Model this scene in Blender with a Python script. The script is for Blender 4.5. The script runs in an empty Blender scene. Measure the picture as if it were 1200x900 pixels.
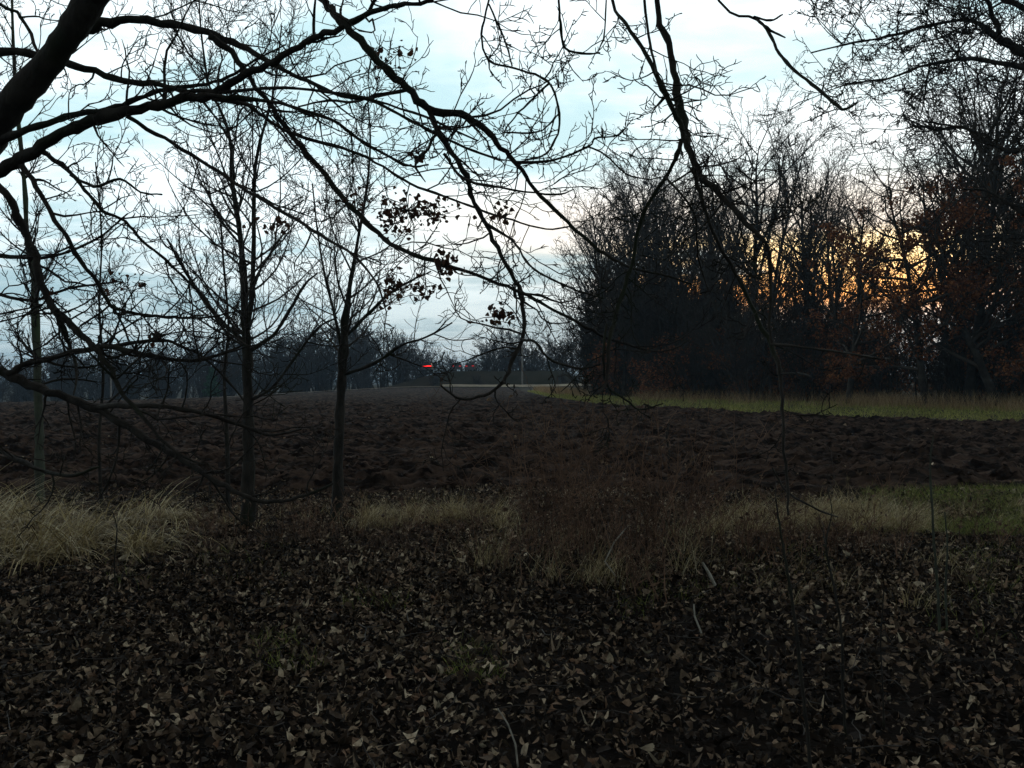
import bpy, math, random
import numpy as np
from mathutils import Vector
random.seed(7)
RNG = np.random.default_rng(7)
scn = bpy.context.scene
COL = scn.collection

# ------------------------------------------------------------------ camera
F, CAMH, HOR = 1050.0, 1.6, 440.0
PITCH = math.atan((450 - HOR) / F)
cam = bpy.data.objects.new('camera', bpy.data.cameras.new('camera'))
COL.objects.link(cam); scn.camera = cam
cam.location = (0, 0, CAMH); cam.rotation_euler = (math.pi / 2 - PITCH, 0, 0)
cam.data.sensor_width = 36; cam.data.lens = 36 * F / 1200
cam.data.clip_start = 0.05; cam.data.clip_end = 5000

# ------------------------------------------------------------------ sky
SUN_AZ, SUN_EL = 19.0, 2.0
world = bpy.data.worlds.new('World'); scn.world = world; world.use_nodes = True
nt = world.node_tree; nt.nodes.clear()
class NB:
    def __init__(s, nt): s.nt = nt
    def n(s, typ, **kw):
        nd = s.nt.nodes.new(typ)
        for k, v in kw.items(): setattr(nd, k, v)
        return nd
    def lk(s, a, b): s.nt.links.new(a, b)
    def put(s, sock, v):
        if isinstance(v, (int, float)): sock.default_value = v
        elif isinstance(v, (tuple, list)):
            sock.default_value = v if len(v) == len(sock.default_value) else tuple(v) + (1,)
        else: s.lk(v, sock)
    def m(s, op, a, b=0, c=None):
        nd = s.n('ShaderNodeMath', operation=op)
        s.put(nd.inputs[0], a); s.put(nd.inputs[1], b)
        if c is not None: s.put(nd.inputs[2], c)
        return nd.outputs[0]
    def ss(s, v, a, b, lo=0, hi=1):
        nd = s.n('ShaderNodeMapRange', interpolation_type='SMOOTHSTEP')
        for i, q in enumerate((v, a, b, lo, hi)): s.put(nd.inputs[i], q)
        return nd.outputs[0]
    def mix(s, f, a, b, bt='MIX'):
        nd = s.n('ShaderNodeMix', data_type='RGBA', blend_type=bt)
        s.put(nd.inputs[0], f); s.put(nd.inputs[6], a); s.put(nd.inputs[7], b)
        return nd.outputs[2]
    def noise(s, vec, scale, det=4, rough=.55, dist=0):
        nd = s.n('ShaderNodeTexNoise')
        if vec is not None: s.lk(vec, nd.inputs['Vector'])
        nd.inputs['Scale'].default_value = scale; nd.inputs['Detail'].default_value = det
        nd.inputs['Roughness'].default_value = rough; nd.inputs['Distortion'].default_value = dist
        return nd.outputs['Fac']
    def comb(s, x, y, z):
        nd = s.n('ShaderNodeCombineXYZ')
        for i, v in enumerate((x, y, z)): s.put(nd.inputs[i], v)
        return nd.outputs[0]
b = NB(nt)
sky = b.n('ShaderNodeTexSky', sky_type='NISHITA', sun_disc=False)
sky.sun_elevation = math.radians(SUN_EL); sky.sun_rotation = math.radians(SUN_AZ)
sky.altitude = 150; sky.dust_density = 2.5; sky.ozone_density = 2.0
tc = b.n('ShaderNodeTexCoord'); sp = b.n('ShaderNodeSeparateXYZ'); b.lk(tc.outputs['Generated'], sp.inputs[0])
X, Y, Z = sp.outputs
el = b.m('MULTIPLY', b.m('ARCSINE', Z), 57.2958)
az = b.m('MULTIPLY', b.m('ARCTAN2', X, Y), 57.2958)
daz = b.m('ABSOLUTE', b.m('SUBTRACT', az, SUN_AZ - 1))
# cloud layers seen in perspective: flat sheet far above, streaked along one wind direction
zz = b.m('ADD', b.m('MAXIMUM', Z, 0.0), 0.13)
px = b.m('DIVIDE', X, zz); py = b.m('DIVIDE', Y, zz)
band = b.noise(b.comb(b.m('MULTIPLY', px, 0.62), b.m('MULTIPLY', py, 0.85), 3.1), 1.15, 5, .55, .7)
fine = b.noise(b.comb(b.m('MULTIPLY', px, 1.0), b.m('MULTIPLY', py, 2.0), 9.0), 2.2, 5, .6, .5)
cl = b.m('ADD', b.m('MULTIPLY', band, 0.75), b.m('MULTIPLY', fine, 0.25))
cover = b.ss(cl, 0.385, 0.555)
gap = b.mix(b.ss(el, 3, 13), (0.42, 0.63, 0.72), (0.64, 0.92, 0.98))     # clear air between the clouds
cloud = b.mix(b.ss(el, 3, 9), (0.74, 0.92, 0.98), (1.12, 1.26, 1.30))   # cloud, greyer towards the horizon
base = b.mix(cover, gap, cloud)
# western glow under the cloud sheet
near = b.ss(daz, 30, 4)
low = b.m('MULTIPLY', b.ss(el, 9.2, 7.8), b.ss(el, 3.2, 5))
glowtex = b.ss(cl, 0.34, 0.46)
warm = b.mix(b.ss(el, 4.5, 8.5), (2.8, 1.12, 0.30), (3.6, 2.7, 1.15))
base = b.mix(b.m('MULTIPLY', b.m('MULTIPLY', b.ss(daz, 14, 7), low), b.ss(cl, 0.38, 0.46)), base, warm)
halo = b.m('MULTIPLY', b.m('MULTIPLY', b.ss(daz, 34, 10), b.m('MULTIPLY', b.ss(el, 13, 10), b.ss(el, 5, 9))), glowtex)
base = b.mix(b.m('MULTIPLY', halo, 0.5), base, (1.35, 1.08, 0.86))
# sky gets dimmer overhead and in the east, as it does after sunset
up = b.ss(el, 25, 48, 1, 0.17)
east = b.ss(b.m('ABSOLUTE', az), 50, 120, 1, 0.32)
grey = b.mix(b.ss(el, 26, 40), base, (1.12, 1.02, 0.93))   # unseen upper sky, near-neutral tone added to warm the light below
base = grey
k = b.m('MULTIPLY', up, east)
painted = b.mix(1.0, base, b.comb(k, k, k), 'MULTIPLY')
bg1 = b.n('ShaderNodeBackground'); b.lk(sky.outputs[0], bg1.inputs[0]); bg1.inputs[1].default_value = 0.025
bg2 = b.n('ShaderNodeBackground'); b.lk(painted, bg2.inputs[0]); bg2.inputs[1].default_value = 1.0
ad = b.n('ShaderNodeAddShader'); b.lk(bg1.outputs[0], ad.inputs[0]); b.lk(bg2.outputs[0], ad.inputs[1])
wo = b.n('ShaderNodeOutputWorld'); b.lk(ad.outputs[0], wo.inputs[0])

sl = bpy.data.lights.new('sun', 'SUN'); sl.energy = 0.25; sl.angle = math.radians(4); sl.color = (1, .62, .35)
so = bpy.data.objects.new('sun', sl); COL.objects.link(so)
a_, e_ = math.radians(SUN_AZ), math.radians(SUN_EL)
sd = Vector((math.sin(a_) * math.cos(e_), math.cos(a_) * math.cos(e_), math.sin(e_)))
so.rotation_euler = sd.to_track_quat('Z', 'Y').to_euler()
vs = scn.view_settings
vs.view_transform = 'Standard'; vs.look = 'None'; vs.exposure = 0.0; vs.gamma = 1; vs.use_curve_mapping = False
scn.render.engine = 'CYCLES'
scn.cycles.max_bounces = 4; scn.cycles.diffuse_bounces = 2; scn.cycles.glossy_bounces = 2
scn.cycles.volume_bounces = 1; scn.cycles.transparent_max_bounces = 4
scn.cycles.use_denoising = True

# ------------------------------------------------------------------ helpers
def at(px, py, d):
    """world point seen at photo pixel (1200x900) at d metres along the view"""
    u = (px - 600) / F; v = (450 - py) / F
    cp, sp_ = math.cos(PITCH), math.sin(PITCH)
    return (u * d, d * cp + v * d * sp_, CAMH - d * sp_ + v * d * cp)

def sstep(a, b_, x):
    t = np.clip((x - a) / (b_ - a), 0, 1); return t * t * (3 - 2 * t)
def terr(x, y):
    x = np.asarray(x, float); y = np.asarray(y, float)
    far = sstep(20, 140, y)
    s = -14 - x
    dip = 0.5 + 0.058 * np.where(s > 0, np.sqrt(s * s + 25) - 5 , 0)
    dip = np.minimum(dip, 6)
    east = sstep(0, 25, x - 2)
    z = -far * dip * (1 - east)
    z = z + 0.035 * np.sin(x * .9 + 1.3) * np.sin(y * .7) * (1 - sstep(10, 25, y))
    return z
def tz(x, y): return float(terr(x, y))

_perm = RNG.random((256, 256))
def vnoise(x, y):
    xi = np.floor(x).astype(int); yi = np.floor(y).astype(int)
    fx = x - xi; fy = y - yi; fx = fx * fx * (3 - 2 * fx); fy = fy * fy * (3 - 2 * fy)
    g = lambda i, j: _perm[i & 255, j & 255]
    return (g(xi, yi) * (1 - fx) + g(xi + 1, yi) * fx) * (1 - fy) + (g(xi, yi + 1) * (1 - fx) + g(xi + 1, yi + 1) * fx) * fy
def fbm(x, y, o=4):
    s = 0; a = .5
    for i in range(o):
        s = s + a * vnoise(x + 17 * i, y + 31 * i); x = x * 2.07; y = y * 2.07; a *= .5
    return s

def mesh_np(name, V, Fc, mat, parent=None, smooth=True, attr=None):
    """V (n,3); Fc (m,k) faces, all with k corners"""
    V = np.asarray(V, np.float32).reshape(-1, 3); Fc = np.asarray(Fc, np.int32)
    me = bpy.data.meshes.new(name)
    m_, k_ = Fc.shape
    me.vertices.add(len(V)); me.vertices.foreach_set('co', V.ravel())
    me.loops.add(m_ * k_); me.loops.foreach_set('vertex_index', Fc.ravel())
    me.polygons.add(m_); me.polygons.foreach_set('loop_start', np.arange(m_, dtype=np.int32) * k_)
    me.polygons.foreach_set('use_smooth', np.full(m_, smooth))
    if attr is not None:
        at_ = me.attributes.new('rnd', 'FLOAT', 'POINT'); at_.data.foreach_set('value', np.asarray(attr, np.float32))
    me.update(calc_edges=True); me.validate()
    me.materials.append(mat)
    o = bpy.data.objects.new(name, me); COL.objects.link(o)
    if parent: o.parent = parent
    return o
def tag(o, label=None, cat=None, group=None, kind=None):
    if label: o['label'] = label
    if cat: o['category'] = cat
    if group: o['group'] = group
    if kind: o['kind'] = kind
    return o
def empty(name, loc=(0, 0, 0), rz=0, sc=1):
    o = bpy.data.objects.new(name, None); COL.objects.link(o)
    o.location = loc; o.rotation_euler = (0, 0, rz); o.scale = (sc, sc, sc) if isinstance(sc, (int, float)) else sc
    o.empty_display_size = .2
    return o
def copy_tree(o, parent=None):
    c = o.copy(); COL.objects.link(c)
    if parent: c.parent = parent
    for ch in [q for q in KIDS.get(o.name, [])]:
        copy_tree(ch, c)
    return c
KIDS = {}
def remember(o):
    KIDS[o.name] = [q for q in COL.objects if q.parent == o]
    for q in KIDS[o.name]: remember(q)

class Tubes:
    def __init__(s): s.g = {}
    def add(s, pts, rad, sides=3):
        s.g.setdefault((len(pts), sides), []).append((pts, rad))
    def build(s, name, mat, parent=None):
        VV, FF, off = [], [], 0
        for (n, k_), lst in s.g.items():
            P = np.array([q[0] for q in lst], float); R = np.array([q[1] for q in lst], float)
            m_ = len(lst)
            T = np.empty_like(P); T[:, 1:-1] = P[:, 2:] - P[:, :-2]; T[:, 0] = P[:, 1] - P[:, 0]; T[:, -1] = P[:, -1] - P[:, -2]
            T /= np.linalg.norm(T, axis=2, keepdims=True) + 1e-9
            ax = P[:, -1] - P[:, 0]; ax /= np.linalg.norm(ax, axis=1, keepdims=True) + 1e-9
            ref = np.where(np.abs(ax[:, 1:2]) < .8, np.array([[0., 1, 0]]), np.array([[1., 0, 0]]))
            N = np.cross(T, ref[:, None, :]); N /= np.linalg.norm(N, axis=2, keepdims=True) + 1e-9
            B = np.cross(T, N)
            a = np.arange(k_) * 2 * math.pi / k_
            V = P[:, :, None, :] + R[:, :, None, None] * (N[:, :, None, :] * np.cos(a)[None, None, :, None] + B[:, :, None, :] * np.sin(a)[None, None, :, None])
            VV.append(V.reshape(-1, 3))
            i = np.arange(m_)[:, None, None] * n * k_ + np.arange(n - 1)[None, :, None] * k_
            j = np.arange(k_)[None, None, :]; j2 = (j + 1) % k_
            f = np.stack([i + j, i + j2, i + k_ + j2, i + k_ + j], -1).reshape(-1, 4) + off
            FF.append(f); off += m_ * n * k_
        if not VV: return None
        return mesh_np(name, np.concatenate(VV), np.concatenate(FF), mat, parent)

def smooth_poly(P, sub=4, jit=0.0):
    """Catmull-Rom through rows of [x,y,z,r]"""
    P = np.array(P, float); out = []
    Q = np.vstack([2 * P[0] - P[1], P, 2 * P[-1] - P[-2]])
    for i in range(1, len(Q) - 2):
        for s_ in range(sub):
            t = s_ / sub
            out.append(.5 * ((2 * Q[i]) + (-Q[i - 1] + Q[i + 1]) * t + (2 * Q[i - 1] - 5 * Q[i] + 4 * Q[i + 1] - Q[i + 2]) * t * t + (-Q[i - 1] + 3 * Q[i] - 3 * Q[i + 1] + Q[i + 2]) * t ** 3))
    out.append(P[-1]); out = np.array(out)
    if jit:
        r = out[:, 3:4]
        out[1:-1, :3] += RNG.normal(0, 1, (len(out) - 2, 3)) * r[1:-1] * jit
        out[:, 3] *= RNG.uniform(.9, 1.14, len(out))
    out[:, 3] = np.maximum(out[:, 3], 1e-4)
    return out

rr = random.random; ru = random.uniform; rg = random.gauss
def nrm(v):
    l = math.sqrt(v[0] ** 2 + v[1] ** 2 + v[2] ** 2) + 1e-9
    return (v[0] / l, v[1] / l, v[2] / l)
def side_dir(d, ang):
    a = nrm((rg(0, 1), rg(0, 1), rg(0, 1)))
    dt = a[0] * d[0] + a[1] * d[1] + a[2] * d[2]
    p = nrm((a[0] - dt * d[0], a[1] - dt * d[1], a[2] - dt * d[2]))
    c, s = math.cos(ang), math.sin(ang)
    return (d[0] * c + p[0] * s, d[1] * c + p[1] * s, d[2] * c + p[2] * s)
def grow(store, p, d, L, r, lvl, prm):
    """store: list of (level, pts, radii)"""
    n = prm['seg'][min(lvl, len(prm['seg']) - 1)]
    wig = prm['wig'][min(lvl, len(prm['wig']) - 1)]; tr = prm['trop'][min(lvl, len(prm['trop']) - 1)]
    st = L / n; pts = [p]; rad = [r]; dirs = [d]
    for i in range(n):
        d = nrm((d[0] + rg(0, wig), d[1] + rg(0, wig), d[2] + rg(0, wig) + tr))
        p = (p[0] + d[0] * st, p[1] + d[1] * st, p[2] + d[2] * st)
        f = (i + 1) / n
        pts.append(p); rad.append(max(prm['rmin'], r * (1 - f * prm.get('tap', .8)))); dirs.append(d)
    rad[-1] *= .6
    store.append((lvl, pts, rad))
    if lvl >= prm['max']: return
    nc = prm['n'][lvl]; t0 = prm['t0'][lvl]
    nc = max(1, int(nc * ru(.8, 1.2)))
    for c in range(nc):
        t = t0 + (1 - t0) * (c + rr()) / nc
        i = min(n - 1, int(t * n)); f = t * n - i
        q = tuple(pts[i][a] * (1 - f) + pts[i + 1][a] * f for a in range(3))
        ang = math.radians(ru(*prm['ang'][lvl]))
        L2 = L * prm['lr'][lvl] * ru(.65, 1.15) * (1 - prm.get('shape', .5) * t)
        r2 = min(rad[i] * .75, r * prm['rr'][lvl] * (1 - .4 * t))
        grow(store, q, side_dir(dirs[i], ang), L2, max(prm['rmin'], r2), lvl + 1, prm)

# ------------------------------------------------------------------ materials
def material(name, c1, c2, scale=6, rough=.75, bump=0, bscale=None, spec=.5, stretch=(1, 1, 1), dark=None, attr=None, trans=0, lo=.35, hi=.65):
    m = bpy.data.materials.new(name); m.use_nodes = True
    b = NB(m.node_tree); bs = m.node_tree.nodes['Principled BSDF']
    tc = b.n('ShaderNodeTexCoord'); mp = b.n('ShaderNodeMapping'); b.lk(tc.outputs['Object'], mp.inputs[0]); mp.inputs['Scale'].default_value = stretch
    v = mp.outputs[0]
    if attr:
        a = b.n('ShaderNodeAttribute', attribute_name='rnd')
        cr = b.n('ShaderNodeValToRGB'); b.lk(a.outputs['Fac'], cr.inputs[0])
        els = cr.color_ramp.elements
        while len(els) < len(attr): els.new(.5)
        for e, (p_, c_) in zip(els, attr): e.position = p_; e.color = tuple(c_) + (1,)
        col = b.mix(b.ss(b.noise(v, scale, 3), lo, hi, 0, .45), cr.outputs[0], c2)
    else:
        col = b.mix(b.ss(b.noise(v, scale, 5, .6), lo, hi), c1, c2)
    if dark:
        col = b.mix(b.ss(b.noise(v, dark[0], 4), .48, .62), col, dark[1])
    b.lk(col, bs.inputs['Base Color']); b.put(bs.inputs['Roughness'], rough)
    bs.inputs['Specular IOR Level'].default_value = spec
    if bump:
        bp = b.n('ShaderNodeBump'); bp.inputs['Strength'].default_value = bump; bp.inputs['Distance'].default_value = .02
        b.lk(b.noise(v, bscale or scale * 5, 5, .65), bp.inputs['Height']); b.lk(bp.outputs[0], bs.inputs['Normal'])
    return m
M = {}
M['bark'] = material('bark', (.012, .010, .008), (.034, .030, .024), 14, .85, .7, 60, .25, (1, 1, .35), (3, (.016, .020, .010)))
M['twig'] = material('twig_bark', (.020, .016, .013), (.060, .054, .046), 9, .7, .2, 60, .35)
M['pale_bark'] = material('pale_bark', (.035, .040, .028), (.075, .085, .06), 10, .85, .6, 50, .3, (1, 1, .4), (4, (.05, .075, .035)))
M['far_bark'] = material('wood_bark', (.022, .020, .017), (.055, .050, .042), 2, .9, 0, None, .1)
M['far_twig'] = material('wood_twig', (.040, .034, .028), (.075, .066, .055), 1.2, .9, 0, None, .1)
M['shrub_twig'] = material('shrub_twig', (.030, .027, .022), (.065, .054, .042), .8, .9, 0, None, .1)
M['dist_twig'] = material('distant_twig', (.040, .038, .036), (.07, .064, .06), .3, .95, 0, None, .1)
M['oakleaf'] = material('dead_oak_leaf', 0, (.09, .05, .03), 20, .6, 0, None, .3,
    attr=[(0, (.030, .014, .010)), (.5, (.075, .028, .018)), (1, (.13, .06, .03))])
M['redleaf'] = material('rusty_leaf', 0, (.09, .04, .02), 3, .7, 0, None, .2,
    attr=[(0, (.08, .028, .014)), (.5, (.24, .085, .038)), (1, (.45, .20, .08))])
M['litter'] = material('fallen_leaf', 0, (.02, .013, .008), 45, .75, .35, 90, .15,
    attr=[(0, (.008, .005, .003)), (.28, (.034, .023, .015)), (.46, (.13, .092, .060)), (.62, (.32, .25, .17)), (.72, (.22, .13, .08)), (.84, (.46, .38, .26)), (1, (.68, .58, .42))])  # leaf browns, with highlights and deep shade painted in as pale and dark ends
M['soil'] = material('woodland_soil', (.005, .0035, .0025), (.016, .011, .008), 7, .95, 1, 40, .08)
M['ground'] = material('far_ground', (.03, .032, .018), (.05, .045, .03), .3, .95, .4, 5, .1)
M['plough'] = material('ploughed_soil', (.010, .0068, .005), (.088, .060, .045), 1.6, .9, 1, 14, .06, (1, 2.2, 1), (4, (.008, .005, .004)))
M['straw'] = material('dry_grass', 0, (.16, .13, .07), 5, .6, 0, None, .3,
    attr=[(0, (.07, .05, .025)), (.4, (.32, .24, .10)), (.7, (.58, .48, .25)), (1, (.82, .75, .50))])
M['brown'] = material('dead_stalk', 0, (.07, .04, .03), 5, .75, 0, None, .25,
    attr=[(0, (.045, .026, .018)), (.6, (.13, .072, .045)), (1, (.30, .21, .13))])
M['green'] = material('green_grass', 0, (.10, .10, .04), 1.2, .6, 0, None, .3,
    attr=[(0, (.07, .11, .02)), (.5, (.20, .26, .05)), (1, (.42, .42, .12))])
M['verge'] = material('verge_grass', 0, (.11, .10, .045), .5, .7, 0, None, .25,
    attr=[(0, (.18, .23, .04)), (.5, (.38, .41, .10)), (1, (.60, .56, .22))])
M['tan'] = material('tan_grass', 0, (.14, .10, .06), .5, .8, 0, None, .2,
    attr=[(0, (.20, .13, .06)), (.5, (.40, .28, .15)), (1, (.58, .45, .25))])
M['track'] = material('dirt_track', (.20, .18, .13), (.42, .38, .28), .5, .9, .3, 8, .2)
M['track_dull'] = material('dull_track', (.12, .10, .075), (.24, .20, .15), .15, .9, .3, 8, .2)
M['wheeltrack'] = material('muddy_track', (.04, .034, .026), (.075, .065, .045), 1, .8, .6, 8, .3)
M['dark_paint'] = material('dark_car_paint', (.03, .035, .045), (.035, .04, .05), 1, .35, 0)
M['glass'] = material('car_glass', (.02, .025, .03), (.02, .025, .03), 1, .08, 0)
M['rubber'] = material('rubber', (.02, .02, .02), (.025, .025, .025), 1, .9, 0)
M['pole'] = material('weathered_wood', (.18, .16, .14), (.28, .26, .23), 4, .85, .3)
M['wire'] = material('wire', (.05, .05, .05), (.06, .06, .06), 1, .6, 0)
M['conifer'] = material('conifer_green', 0, (.03, .06, .04), 2, .8, 0, None, .2,
    attr=[(0, (.02, .05, .03)), (.5, (.04, .10, .06)), (1, (.07, .16, .10))])
M['stick'] = material('peeled_stick', (.20, .18, .14), (.40, .37, .31), 20, .7, .3)
em = bpy.data.materials.new('tail_light_red'); em.use_nodes = True
eb = em.node_tree.nodes['Principled BSDF']; eb.inputs['Base Color'].default_value = (.5, .02, .01, 1)
eb.inputs['Emission Color'].default_value = (1, .012, .010, 1); eb.inputs['Emission Strength'].default_value = 3.5
M['tail'] = em
em2 = em.copy(); em2.name = 'tail_light_dim'; em2.node_tree.nodes['Principled BSDF'].inputs['Emission Strength'].default_value = .7; M['tail_dim'] = em2

for k_, f_ in (('redleaf', .45), ('oakleaf', .3), ('straw', .25), ('verge', .4), ('tan', .4), ('green', .35)):    # thin leaves let some light through
    b = NB(M[k_].node_tree); bs = M[k_].node_tree.nodes['Principled BSDF']; tl_ = b.n('ShaderNodeBsdfTranslucent')
    b.lk(bs.inputs['Base Color'].links[0].from_socket, tl_.inputs[0]); mx = b.n('ShaderNodeMixShader'); mx.inputs[0].default_value = f_
    b.lk(bs.outputs[0], mx.inputs[1]); b.lk(tl_.outputs[0], mx.inputs[2]); b.lk(mx.outputs[0], M[k_].node_tree.nodes['Material Output'].inputs[0])

# ------------------------------------------------------------------ ground, field, track
def persp_sheet(name, ys, ts, zf, mat, kind='structure', x0=0):
    Yg, Tg = np.meshgrid(ys, ts, indexing='ij'); Xg = Tg * np.maximum(Yg, 6) + x0
    Zg = zf(Xg, Yg)
    V = np.stack([Xg, Yg, Zg], -1).reshape(-1, 3)
    n, m_ = Yg.shape; i = np.arange(n - 1)[:, None] * m_ + np.arange(m_ - 1)[None, :]
    Fq = np.stack([i, i + 1, i + m_ + 1, i + m_], -1).reshape(-1, 4)
    return tag(mesh_np(name, V, Fq, mat), kind=kind)
# one ground sheet to the horizon
ys = np.concatenate([np.linspace(-60, 1, 24), np.linspace(1.3, 15, 110), np.geomspace(15.3, 2600, 120)])
def gz(x, y):
    near = 1 - sstep(11, 14, y)
    return terr(x, y) - .02 + near * .09 * (fbm(x * 1.6, y * 1.6, 4) - .5)
gmat = M['soil']
nb = NB(gmat.node_tree); bs = gmat.node_tree.nodes['Principled BSDF']
geo = nb.n('ShaderNodeNewGeometry'); s3 = nb.n('ShaderNodeSeparateXYZ'); nb.lk(geo.outputs['Position'], s3.inputs[0])
old = bs.inputs['Base Color'].links[0].from_socket
pasture = nb.mix(nb.noise(geo.outputs['Position'], .3, 4), (.03, .032, .016), (.055, .05, .03))
nb.lk(nb.mix(nb.ss(s3.outputs[1], 16, 30), old, pasture), bs.inputs['Base Color'])
persp_sheet('ground', ys, np.concatenate([np.linspace(-12, -1.3, 14), np.linspace(-1.2, 1.2, 170), np.linspace(1.3, 12, 14)]), gz, gmat)

# field outline on the right: front of the verge
VF = np.array([(70, 22), (40, 24), (16.5, 28), (12.5, 32.3), (9.2, 38), (4.9, 49), (2.9, 73), (1.5, 120), (1.5, 170)], float)
VB = np.array([(75, 36), (45, 38), (25.5, 45), (19.8, 53), (12.0, 61), (6.6, 84), (4.0, 96), (3.2, 125), (3.2, 172)], float)
def verge_x(y):      # x of the field's right edge at distance y
    return np.interp(y, VF[::-1][::-1][:, 1], VF[:, 0])
def clods(x, y):
    q = x * .985 + y * .17; w = -x * .17 + y * .985
    fur = (np.abs(((w + .35 * fbm(q * .5, w * .3, 3)) / .62) % 1 - .5) * 2)
    a = fbm(q * 1.3, w * 3.9, 5); c = 1 - np.abs(2 * fbm(q * 2.6 + 9, w * 7.5, 4) / .9 - 1)
    big = fbm(q * .5, w * .9, 3)
    near = 1 - .5 * sstep(25, 80, y)
    return .78 * near * (.34 * (a - .45) + .26 * c * c * vnoise(q * 3, w * 3) + .10 * fur * big + .09 * np.abs(fbm(q * 9, w * 13, 3) - .42)) + .14 * (big - .45)
def fz(x, y):
    edge = sstep(11.6, 13.2, y + .7 * (fbm(x * .8, y * 0 + 3, 3) - .5)) * sstep(0, .6, verge_x(y) - x)
    return terr(x, y) - .14 + edge * (.17 + clods(x, y))
persp_sheet('ploughed_field', np.geomspace(11.3, 148, 760), np.linspace(-.78, .95, 860), fz, M['plough'])

def strip(name, F_, B_, mat, n=60, m_=8, dz=.03, amp=.03, rise=0):
    def rs(P, k):
        s = np.r_[0, np.cumsum(np.linalg.norm(np.diff(P, axis=0), axis=1))]; t = np.linspace(0, s[-1], k)
        return np.stack([np.interp(t, s, P[:, 0]), np.interp(t, s, P[:, 1])], 1)
    A, Bq = rs(F_, n), rs(B_, n); t = np.linspace(0, 1, m_)[None, :, None]
    G = A[:, None] * (1 - t) + Bq[:, None] * t
    z = terr(G[..., 0], G[..., 1]) + dz + rise * t[..., 0] + amp * (fbm(G[..., 0], G[..., 1], 3) - .4)
    V = np.concatenate([G, z[..., None]], -1).reshape(-1, 3)
    i = np.arange(n - 1)[:, None] * m_ + np.arange(m_ - 1)[None]
    return mesh_np(name, V, np.stack([i, i + 1, i + m_ + 1, i + m_], -1).reshape(-1, 4), mat)
tag(strip('grass_verge', VF + (-.25, 0), VB + (1.5, 1.5), M['ground'], 90, 10, .05, .05), kind='structure')
# muddy wheel track on the right edge of the field
R1 = np.array([(70, 22.2), (40, 24.4), (17, 28.6), (14, 31.5)], float)
tag(strip('muddy_track', R1, R1 + (.4, 2.2), M['wheeltrack'], 40, 5, .055, .03), kind='structure')
# pale dirt track beyond the field
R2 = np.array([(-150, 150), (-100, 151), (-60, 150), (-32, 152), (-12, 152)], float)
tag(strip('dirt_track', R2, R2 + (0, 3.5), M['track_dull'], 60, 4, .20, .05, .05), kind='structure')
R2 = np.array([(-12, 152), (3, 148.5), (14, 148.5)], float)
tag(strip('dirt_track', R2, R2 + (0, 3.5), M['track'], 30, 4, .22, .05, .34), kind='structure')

# ------------------------------------------------------------------ loose leaves, blades
def leaf_mesh(name, C, size, mat, parent=None, tilt=.5, rnd=None, aspect=.36, nz=None):
    n = len(C); t = np.array([0, .28, .55, .8, 1.0]); w = np.array([.12, .85, 1.0, .7, .05])
    size = np.broadcast_to(size, n)
    L = size[:, None, None]; asp = (aspect * RNG.uniform(.7, 1.35, n))[:, None, None]
    wob = RNG.uniform(.75, 1.2, (n, 5, 1))
    s = np.array([-1, 0, 1.])[None, None, :]
    x = (t[None, :, None] - .5) * L + 0 * s
    y = s * w[None, :, None] * wob * L * asp
    curl = RNG.normal(0, 1.1, n)[:, None, None]; fold = RNG.uniform(-.1, .9, n)[:, None, None]; tw = RNG.normal(0, .5, n)[:, None, None]
    z = curl * L * ((t[None, :, None] - .5) ** 2) * 1.6 + fold * np.abs(y) * .8 + tw * y * (t[None, :, None] - .5) * 2
    z = z + RNG.normal(0, .02, (n, 5, 3)) * L
    V = np.stack([x, y, z], -1).reshape(n, 15, 3)
    yaw = RNG.uniform(0, 2 * math.pi, n); p = RNG.normal(0, tilt, n); r = RNG.normal(0, tilt, n)
    def rot(V, a, i, j):
        c, s_ = np.cos(a)[:, None], np.sin(a)[:, None]; A = V[..., i].copy(); B = V[..., j].copy()
        V[..., i] = c * A - s_ * B; V[..., j] = s_ * A + c * B
    rot(V, p, 0, 2); rot(V, r, 1, 2); rot(V, yaw, 0, 1)
    V += np.asarray(C)[:, None, :]
    q = np.array([[i * 3 + j, i * 3 + j + 1, i * 3 + j + 4, i * 3 + j + 3] for i in range(4) for j in range(2)])
    Fq = (np.arange(n)[:, None, None] * 15 + q[None]).reshape(-1, 4)
    if rnd is None: rnd = RNG.random(n)
    return mesh_np(name, V.reshape(-1, 3), Fq, mat, parent, True, np.repeat(rnd, 15))

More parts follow.
